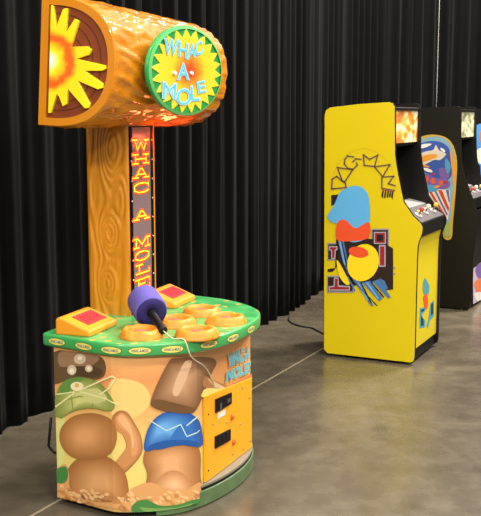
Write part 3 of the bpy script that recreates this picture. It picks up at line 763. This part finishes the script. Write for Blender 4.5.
# ------------------------------------------------------------------ arcade cabinets
profile = [(-.655, .045), (-.672, 1.665), (-.664, 1.70), (-.633, 1.720), (-.421, 1.742), (-.228, 1.753), (-.198, 1.748), (-.182, 1.722), (-.177, 1.571), (-.173, 1.415), (-.161, 1.336), (-.142, 1.251), (-.106, 1.100), (-.040, 1.010), (.018, .957), (.027, .935), (.024, .900), (.008, .855), (-.003, .815), (-.006, .719), (-.005, .060), (-.012, .030), (-.03, .018), (-.63, .018)]
profile_b = [(-.60, .03), (-.61, 1.67), (-.60, 1.70), (-.57, 1.718), (-.36, 1.735), (-.15, 1.747), (-.118, 1.74), (-.108, 1.715), (-.107, 1.53), (-.098, 1.378), (-.091, 1.294), (-.066, 1.167), (-.010, 1.024), (.062, .850), (.066, .83), (.05, .60), (.036, .458), (.036, .152), (.02, .05), (.01, .022), (-.02, .014), (-.585, .014)]
cabblack = mat('black_cabinet_laminate', (15, 13, 10), .42, .3, vary=.1)
tmold = mat('black_edge_molding', (10, 10, 10), .35, .4)
def marq_mat(name, stops, es, sc=7):
    m = bpy.data.materials.new(name); m.use_nodes = True; nt = m.node_tree; b = nt.nodes['Principled BSDF']; b.inputs['Roughness'].default_value = .3
    tc = nt.nodes.new('ShaderNodeTexCoord'); mp = nt.nodes.new('ShaderNodeMapping'); mp.inputs['Scale'].default_value = (1, .45, 1)
    n = nt.nodes.new('ShaderNodeTexNoise'); n.inputs['Scale'].default_value = sc; n.inputs['Detail'].default_value = 2; n.inputs['Distortion'].default_value = 2.5
    r = ramp(nt, stops)
    nt.links.new(tc.outputs['Object'], mp.inputs[0]); nt.links.new(mp.outputs[0], n.inputs['Vector']); nt.links.new(n.outputs['Fac'], r.inputs[0])
    nt.links.new(r.outputs[0], b.inputs['Base Color']); nt.links.new(r.outputs[0], b.inputs['Emission Color']); b.inputs['Emission Strength'].default_value = es
    return m
def cabinet(o0, deg, prof, W, name, label, skin, front_skin, marq, arts, front_arts):
    B = (-.31, W/2, 0); fr = Frame(o0, deg, (B[0], B[1])); BV = fr.base
    root = empty(name, fr, label, 'arcade machine', 'upright arcade cabinets')
    def bb(m, n, parent=root, **k): return m.build(n, parent, base=BV, **k)
    T = .02; n = len(prof)
    # index helpers on the profile's front edge
    def xz_at(z):   # front edge u at height z
        pts = [p for p in prof if p[0] > -.25]
        best = None
        for a, b_ in zip(pts, pts[1:]):
            if min(a[1], b_[1]) <= z <= max(a[1], b_[1]) and abs(a[1]-b_[1]) > 1e-6:
                t = (z-a[1])/(b_[1]-a[1]); best = a[0]+(b_[0]-a[0])*t; break
        return best
    sides = []
    for y0, y1 in ((0, T), (W-T, W)):
        m = MB(); m.prism(prof, y0, y1, cabblack, lambda a, z, h: (a, h, z)); m.M[0 if y0 == 0 else 1] = m.mi(skin); sd = bb(m, 'side_panel', bevel=.0015); sides.append(sd)
        m = MB(); ee = .0016
        cen = (sum(p[0] for p in prof)/n, sum(p[1] for p in prof)/n)
        outer = []
        for i in range(n):
            a, b_, c = Vector(prof[i-1]), Vector(prof[i]), Vector(prof[(i+1) % n]); t = (c-a).normalized(); outer.append((b_.x-t.y*.003, b_.y+t.x*.003))
        q = [(x, y0+.0015, z) for x, z in outer]+[(x, y1-.0015, z) for x, z in outer]
        q2 = [(x, y0+.0015, z) for x, z in prof]+[(x, y1-.0015, z) for x, z in prof]
        m.add(q+q2, [(i, (i+1) % n, n+(i+1) % n, n+i) for i in range(n)]+[(i, (i+1) % n, 2*n+(i+1) % n, 2*n+i) for i in range(n)]+[(n+i, n+(i+1) % n, 3*n+(i+1) % n, 3*n+i) for i in range(n)], tmold)
        bb(m, 'edge_molding', sd, weld=False)
    # shell between the sides
    uz = lambda a, z, h: (a, h, z)
    ub = min(p[0] for p in prof)+.02
    m = MB(); m.prism([(ub, .06), (ub+.02, .06), (ub+.02, 1.66), (ub, 1.66)], T, W-T, cabblack, uz); bb(m, 'back_panel')
    ut = xz_at(1.70)
    m = MB(); m.prism([(ub+.01, 1.655), (ub+.01, 1.675), (-.30, 1.712), (ut-.012, 1.722), (ut-.004, 1.715), (ut-.004, 1.70), (-.30, 1.69)], T, W-T, cabblack, uz); bb(m, 'top_panel', bevel=.002)
    m = MB(); m.prism([(ut-.03, 1.482), (ut-.016, 1.482), (ut-.016, 1.702), (ut-.03, 1.702)], T, W-T, marq, uz); mq = bb(m, 'marquee', origin=(ut, W/2, 1.59))
    m = MB()
    for z0, z1 in ((1.474, 1.487), (1.695, 1.706)): m.prism([(ut-.034, z0), (ut-.008, z0), (ut-.008, z1), (ut-.034, z1)], T, W-T, tmold, uz)
    bb(m, 'marquee_retainer', mq)
    m = MB(); m.prism([(ut-.034, 1.478), (-.40, 1.44), (-.40, 1.425), (ut-.03, 1.462)], T, W-T, cabblack, uz); bb(m, 'speaker_board')
    m = MB(); m.prism([(-.395, 1.43), (-.235, 1.065), (-.25, 1.06), (-.41, 1.43)], T, W-T, cabblack, uz); scr = bb(m, 'monitor_bezel')
    m = MB(); m.prism([(-.376, 1.39), (-.252, 1.107), (-.256, 1.105), (-.380, 1.388)], T+.07, W-T-.07, blackg, uz); bb(m, 'monitor_glass', scr)
    uc = xz_at(.945)
    m = MB(); m.prism([(-.245, 1.075), (-.12, 1.045), (-.12, 1.030), (-.25, 1.055)], T, W-T, ink((150, 148, 146)), uz); bb(m, 'instruction_strip')
    m = MB(); m.prism([(-.125, 1.042), (uc-.006, .962), (uc-.004, .955), (uc-.008, .872), (uc-.03, .872), (uc-.03, .94), (-.125, 1.02)], T, W-T, black, uz); cp = bb(m, 'control_panel', bevel=.003)
    pa, pb = Vector((-.115, 1.0382)), Vector((uc-.012, .9652)); dd = (pb-pa).normalized(); nn = Vector((-dd.y, dd.x)); nn = nn if nn.y > 0 else -nn
    m = MB(); m.prism([tuple(pa), tuple(pb), tuple(pb+nn*.003), tuple(pa+nn*.003)], T+.004, W-T-.004, ink((88, 84, 88)), uz); bb(m, 'control_overlay', cp)
    n3 = (nn.x, 0, nn.y)
    def on(t, y): q = pa.lerp(pb, t)+nn*.003; return (q.x, y, q.y)
    for (t, y, c) in ((.55, W*.22, (212, 60, 40)), (.5, W*.52, (236, 224, 190)), (.55, W*.80, (226, 180, 50))):
        m = MB(); m.lathe([(.03, 0), (.03, .006), (.024, .010)], ink((180, 176, 176)), on(t, y), n3, 20); js = bb(m, 'joystick', cp)
        m = MB(); m.lathe([(.007, .008), (.007, .04)], steel, on(t, y), n3, 10); bb(m, 'shaft', js)
        m = MB(); m.lathe([(.004, .034), (.012, .036), (.016, .044), (.017, .050), (.015, .058), (.008, .064), (.001, .066)], ink(c), on(t, y), n3, 16); bb(m, 'ball', js)
    for (t, y, c) in ((.4, W*.36, (236, 200, 80)), (.35, W*.66, (240, 236, 224))):
        m = MB(); m.lathe([(.019, 0), (.019, .006), (.014, .010), (.013, .013)], ink(c), on(t, y), n3, 16); bb(m, 'button', cp)
    uf = lambda z: xz_at(z)-.014
    fl = [(uf(z), z) for z in (.10, .3, .5, .72, .80, .862)]
    m = MB(); m.prism(fl+[(a-.015, z) for a, z in fl[::-1]], T, W-T, front_skin, uz); fp_ = bb(m, 'front_panel')
    m = MB(); m.prism([(uf(.12)-.01, .018), (uf(.12)-.01, .104), (uf(.12)-.03, .104), (uf(.12)-.03, .018)], T, W-T, rubber, uz); bb(m, 'kick_plate')
    m = MB(); m.prism([(ub+.01, .02), (uf(.1)-.02, .02), (uf(.1)-.02, .04), (ub+.01, .04)], T, W-T, cabblack, uz); bb(m, 'bottom_board')
    for a in (-.06, ub+.05):
        for y in (.045, W-.045):
            m = MB(); m.lathe([(.018, 0), (.018, .007), (.006, .010), (.006, .022)], steel, (a, y, .0), (0, 0, 1), 14); bb(m, 'levelling_foot')
    # printed art
    def sheet(nm, layers, hitf, atf, parent):
        m = MB()
        for k, (rgb, polys) in enumerate(layers):
            for p in polys:
                vs, fs = tri2d([hitf(x, y) for x, y in p])
                m.add([atf(a, z, .0012+.0005*k) for a, z in vs], fs, ink(rgb))
        return bb(m, nm, parent, weld=False)
    if arts: sheet('side_art', arts, lambda x, y: (lambda p: (p.x, p.z))(fr.v(x, y, 0)), lambda a, z, h: (a, -h, z), sides[0])
    if front_arts: sheet('front_art', front_arts, lambda x, y: (lambda p: (p.y, p.z))(fr.u(x, y, uf(.4))), lambda a, z, h: (uf(.4)+h, a, z), fp_)
    return root, fr

DEG = -26
o1 = ground(415, 364, .012)
q5 = lambda *p: [(326+x/6.87, 145+y/6.87) for x, y in p]
q6 = lambda *p: [(326+x/5.614, 220+y/5.614) for x, y in p]
def st(w, *lines): return [q for l in lines for q in strokes(l, w)]
streak = random.Random(3)
letters = [q5((40, 302), (44, 235), (75, 215), (110, 245), (135, 265), (140, 292), (40, 302)), q5((80, 155), (185, 170), (130, 252), (112, 245), (80, 155)),
           q5((212, 125), (215, 140), (185, 166), (150, 160), (128, 130), (130, 100), (150, 75), (190, 82)), q5((185, 115), (205, 95), (240, 98)), q5((335, 148), (264, 140), (258, 68), (300, 98), (355, 70), (335, 148)),
           q5((335, 150), (440, 135), (390, 218), (335, 150)), q5((390, 220), (465, 215), (430, 265), (475, 280)), q5((385, 222), (385, 298), (470, 312))]
box = lambda x0, y0, x1, y1: [q6((x0, y0), (x1, y0), (x1, y1), (x0, y1))]
pac_art = [
    ((196, 170, 30), st(.5, q5((38, 250), (55, 190), (80, 130), (140, 68), (200, 35), (260, 22), (330, 40), (400, 85), (450, 150), (476, 235)))),
    ((36, 30, 26), [q5((36, 345), (130, 335), (120, 378), (36, 420))]+[q5((x, 312), (x+11, 312), (x+3, 362+(x % 20)), (x-8, 360-(x % 15))) for x in (388, 406, 424, 440, 455)]),
    ((178, 64, 34), [q5((385, 295), (470, 308), (470, 322), (385, 310))]),
    ((168, 150, 90), st(1.9, *letters)),
    ((84, 56, 26), st(.95, *letters)),
    ((150, 146, 150), box(255, 48, 355, 150)+box(8, 128, 76, 226)+box(6, 312, 160, 408)+[q6((345, 270), (392, 262), (392, 272), (372, 275), (372, 296), (393, 296), (393, 304), (372, 304), (372, 330), (345, 330))]),
    ((44, 30, 26), [q6((60, 70), (190, 100), (300, 110), (345, 140), (378, 160), (378, 390), (330, 392), (300, 350), (200, 350), (160, 370), (120, 340), (70, 250), (40, 290), (10, 290), (10, 275), (52, 270))]
        + box(262, 56, 348, 142)+box(14, 136, 70, 220)+box(12, 320, 150, 400)),
    ((168, 160, 172), box(270, 66, 338, 134)+box(298, 140, 336, 262)+[q6((18, 146), (66, 146), (66, 168), (56, 172), (54, 218), (30, 218), (30, 172), (18, 170))]+[q6((46, 322), (72, 322), (74, 366), (136, 370), (136, 396), (16, 396), (16, 372), (44, 368))]),
    ((150, 36, 44), box(276, 72, 332, 128)+box(305, 148, 329, 254)+[q6((24, 152), (60, 152), (60, 162), (50, 166), (48, 212), (36, 212), (36, 166), (24, 164))]+[q6((52, 328), (66, 328), (68, 374), (130, 377), (130, 389), (22, 389), (22, 378), (50, 374))]),
    ((40, 22, 22), box(286, 82, 322, 118)),
    # diagonal speed streaks
    ((70, 116, 170), [q6((60, 70), (100, 110), (130, 260), (118, 282), (92, 220)), q6((150, 330), (190, 345), (270, 480), (255, 482)), q6((205, 350), (250, 340), (318, 440), (300, 455)), q6((120, 320), (128, 318), (170, 400), (160, 398)), q6((140, 260), (150, 265), (128, 300), (120, 296)), q6((262, 345), (300, 330), (365, 432), (352, 440)), q6((300, 325), (330, 340), (350, 385), (336, 388))]),
    ((112, 166, 212), [q6((72, 110), (84, 118), (112, 250), (104, 252)), q6((175, 350), (186, 352), (240, 450), (232, 452)), q6((226, 352), (238, 350), (300, 440), (290, 442))]),
    ((24, 22, 30), [q6((84, 100), (90, 108), (124, 262), (116, 266)), q6((160, 345), (168, 350), (292, 480), (286, 482)), q6((196, 352), (202, 350), (258, 462), (252, 464)), q6((250, 345), (256, 345), (330, 432), (322, 436))]),
    # plain printed blobs
    ((92, 172, 222), [sp((327.6, 216), (334, 206), (340, 193), (349, 187), (359, 186), (367, 192), (370, 204), (370, 224), (366, 238), (352, 242), (342, 232), (338, 224), (332, 222))]),
    ((226, 82, 42), [sp((336, 236), (338, 222), (346, 220), (356, 228), (369, 222), (370, 236), (362, 240), (351, 241), (340, 241))]),
    ((240, 212, 30), [ell(363.5, 262.5, 15.5, 19, 20), sp((337, 261), (340, 263), (348, 278), (350, 284), (346, 284), (340, 276))]),
    ((226, 82, 42), [ell(359, 252, 10, 5.5, 10)]),
]
f7 = lambda *p: [(400+x/3.96, 240+y/3.96) for x, y in p]
pac_front = [
    ((70, 150, 170), [f7((78, 270), (98, 266), (98, 285), (88, 290), (90, 310), (100, 318), (98, 345), (76, 350)), f7((120, 250), (134, 238), (134, 300), (118, 318), (110, 350), (104, 340), (112, 310)), sp(*f7((92, 165), (98, 150), (108, 165), (116, 185), (112, 212), (98, 220), (90, 195)))]),
    ((32, 50, 60), [f7((82, 276), (95, 272), (95, 280), (84, 286)), f7((82, 300), (92, 312), (94, 338), (82, 340)), f7((122, 256), (131, 246), (131, 290), (122, 300))]),
    ((222, 84, 46), [sp(*f7((92, 222), (104, 214), (110, 240), (108, 268), (98, 272), (94, 250)))]),
]
mq1 = marq_mat('marquee_sheet', [(.34, (206, 120, 70)), (.43, (228, 150, 50)), (.50, (238, 206, 120)), (.56, (242, 222, 190)), (.70, (244, 228, 204))], .10, 5)
cab1, F1 = cabinet(o1, DEG, profile, .63, 'arcade_cabinet', 'bright yellow upright arcade cabinet with blue and orange side art', yellow, yellow, mq1, pac_art, pac_front)

o2 = ground(467, 310.5)
g4 = lambda *p: [(380+x/4.76, 90+y/4.76) for x, y in p]
star_art = [
    ((196, 160, 70), [sp((404, 150), (409, 142), (420, 137), (432, 134.5), (445, 137), (453, 145), (457, 160), (456.5, 180), (455, 200), (453, 222), (451.5, 238), (444, 238), (441, 222), (430, 214), (416, 200), (406, 180))]),
    ((126, 170, 190), [sp((405, 152), (412, 143), (424, 138.5), (436, 136.5), (446, 140), (452, 148), (454.5, 162), (453.5, 180), (452, 200), (450, 220), (446, 224), (430, 208), (416, 196), (408, 178))]),
    ((58, 88, 168), [sp((408, 156), (420, 144), (436, 141), (448, 147), (452.5, 162), (450, 178), (436, 182), (420, 176), (410, 168))]),
    ((220, 208, 190), [sp((409, 160), (424, 152), (433, 150), (436, 145), (439, 150), (446, 154), (440, 160), (434, 160), (420, 166))]),
    ((232, 160, 60), [sp((412, 160), (426, 155), (434, 154), (438, 156), (430, 160), (418, 163))]),
    ((124, 92, 160), [sp((412, 174), (424, 172), (436, 178), (446, 178), (450, 186), (436, 192), (422, 190)), sp((440, 168), (449, 170), (448, 178), (440, 176))]),
    ((216, 96, 56), [ell(426, 179, 3, 3), ell(433, 181, 2.6, 3), ell(441, 183, 2.2, 2.6)]),
    ((222, 216, 206), [[(420, 188), (450, 190), (450, 206), (448, 220), (440, 216), (428, 202)]]),
    ((206, 70, 50), [[(428, 190), (431, 190), (446, 216), (443, 215)], [(438, 190), (442, 190), (449.5, 208), (448.5, 212)]]),
    ((110, 100, 150), [[(434, 190), (436, 190), (448, 214), (447, 216)], [(446, 190), (449, 190), (450, 202), (449, 202)]]),
    ((240, 236, 228), [ell(428, 170, 5, 1.6, 20), ell(443, 150, 3, 1.2, 40), sp((414, 148), (424, 144), (432, 144), (424, 148)), ell(419, 176, 2, 3)]),
    ((80, 150, 196), [sp((411, 166), (418, 168), (426, 174), (418, 176)), sp((446, 158), (451, 166), (448, 174), (445, 166)), sp((424, 186), (434, 185), (438, 190), (428, 192))]),
    ((226, 150, 60), [sp((450, 150), (455, 165), (453.5, 185), (452, 170)), ell(437, 186.5, 3, 1.2, -10), ell(426, 166, 4, 1, 15)]),
    ((170, 60, 80), [ell(446, 182, 2.2, 1.4), ell(423, 184, 2, 1.6), ell(433, 174, 2.4, 1.2)]),
    ((150, 170, 90), [[(444, 224), (450, 222), (450.5, 236), (445, 237)]]),
]
mq2 = marq_mat('pale_marquee_sheet', [(.34, (130, 130, 96)), (.45, (186, 186, 150)), (.52, (222, 218, 182)), (.70, (226, 220, 190))], .10, 6)
fp2 = [((196, 176, 196), [[(473, 264), (481, 252), (496, 240), (496, 296), (481, 300), (473, 304)]]), ((120, 90, 160), [sp((475, 270), (481, 262), (486, 268), (480, 280))]), ((220, 120, 80), [sp((474, 284), (480, 278), (484, 286), (478, 294))]), ((226, 220, 214), [sp((474, 294), (480, 292), (484, 296), (477, 301))])]
cab2, F2 = cabinet(o2, DEG, profile_b, .60, 'arcade_cabinet', 'black upright arcade cabinet with oval starburst side art, next behind the yellow one', cabblack, cabblack, mq2, star_art, fp2)
o3 = F2.o+(F2.o-F1.o)*.98+Vector((.06, .02))
art3 = [((84, 150, 210), [sp((474, 128), (484, 124), (494, 136), (494, 164), (484, 168), (476, 160), (473, 144))]), ((230, 224, 206), [sp((477, 150), (486, 148), (490, 158), (482, 164), (477, 160))]), ((214, 110, 70), [sp((480, 132), (488, 132), (488, 142), (481, 142))]),
        ((70, 120, 196), [[(480, 166), (490, 160), (490, 200), (488, 212), (478, 214), (475, 204), (482, 196)]])]
cab3, F3 = cabinet(o3, DEG, profile_b, .60, 'arcade_cabinet', 'black arcade cabinet at the right edge, farthest back, only a strip in view', cabblack, cabblack, mq2, art3, None)

# power cord from the curtain to the yellow cabinet
def cord(name, px, r, label):
    m = MB(); pts = spline([tuple(ground(x, y, r)) for x, y in px], False, 6); m.tube(pts, r, rubber)
    o = m.build(name, origin=(pts[0][0], pts[0][1], 0)); o['label'] = label; o['category'] = 'cable'
cord('power_cord', [(289, 317), (288.5, 320), (292, 323), (298.5, 325.6), (305, 327), (312, 328), (318, 331), (326, 335), (334, 337)], .0055, 'thin black power cord on the floor running from the drapes to the yellow cabinet')
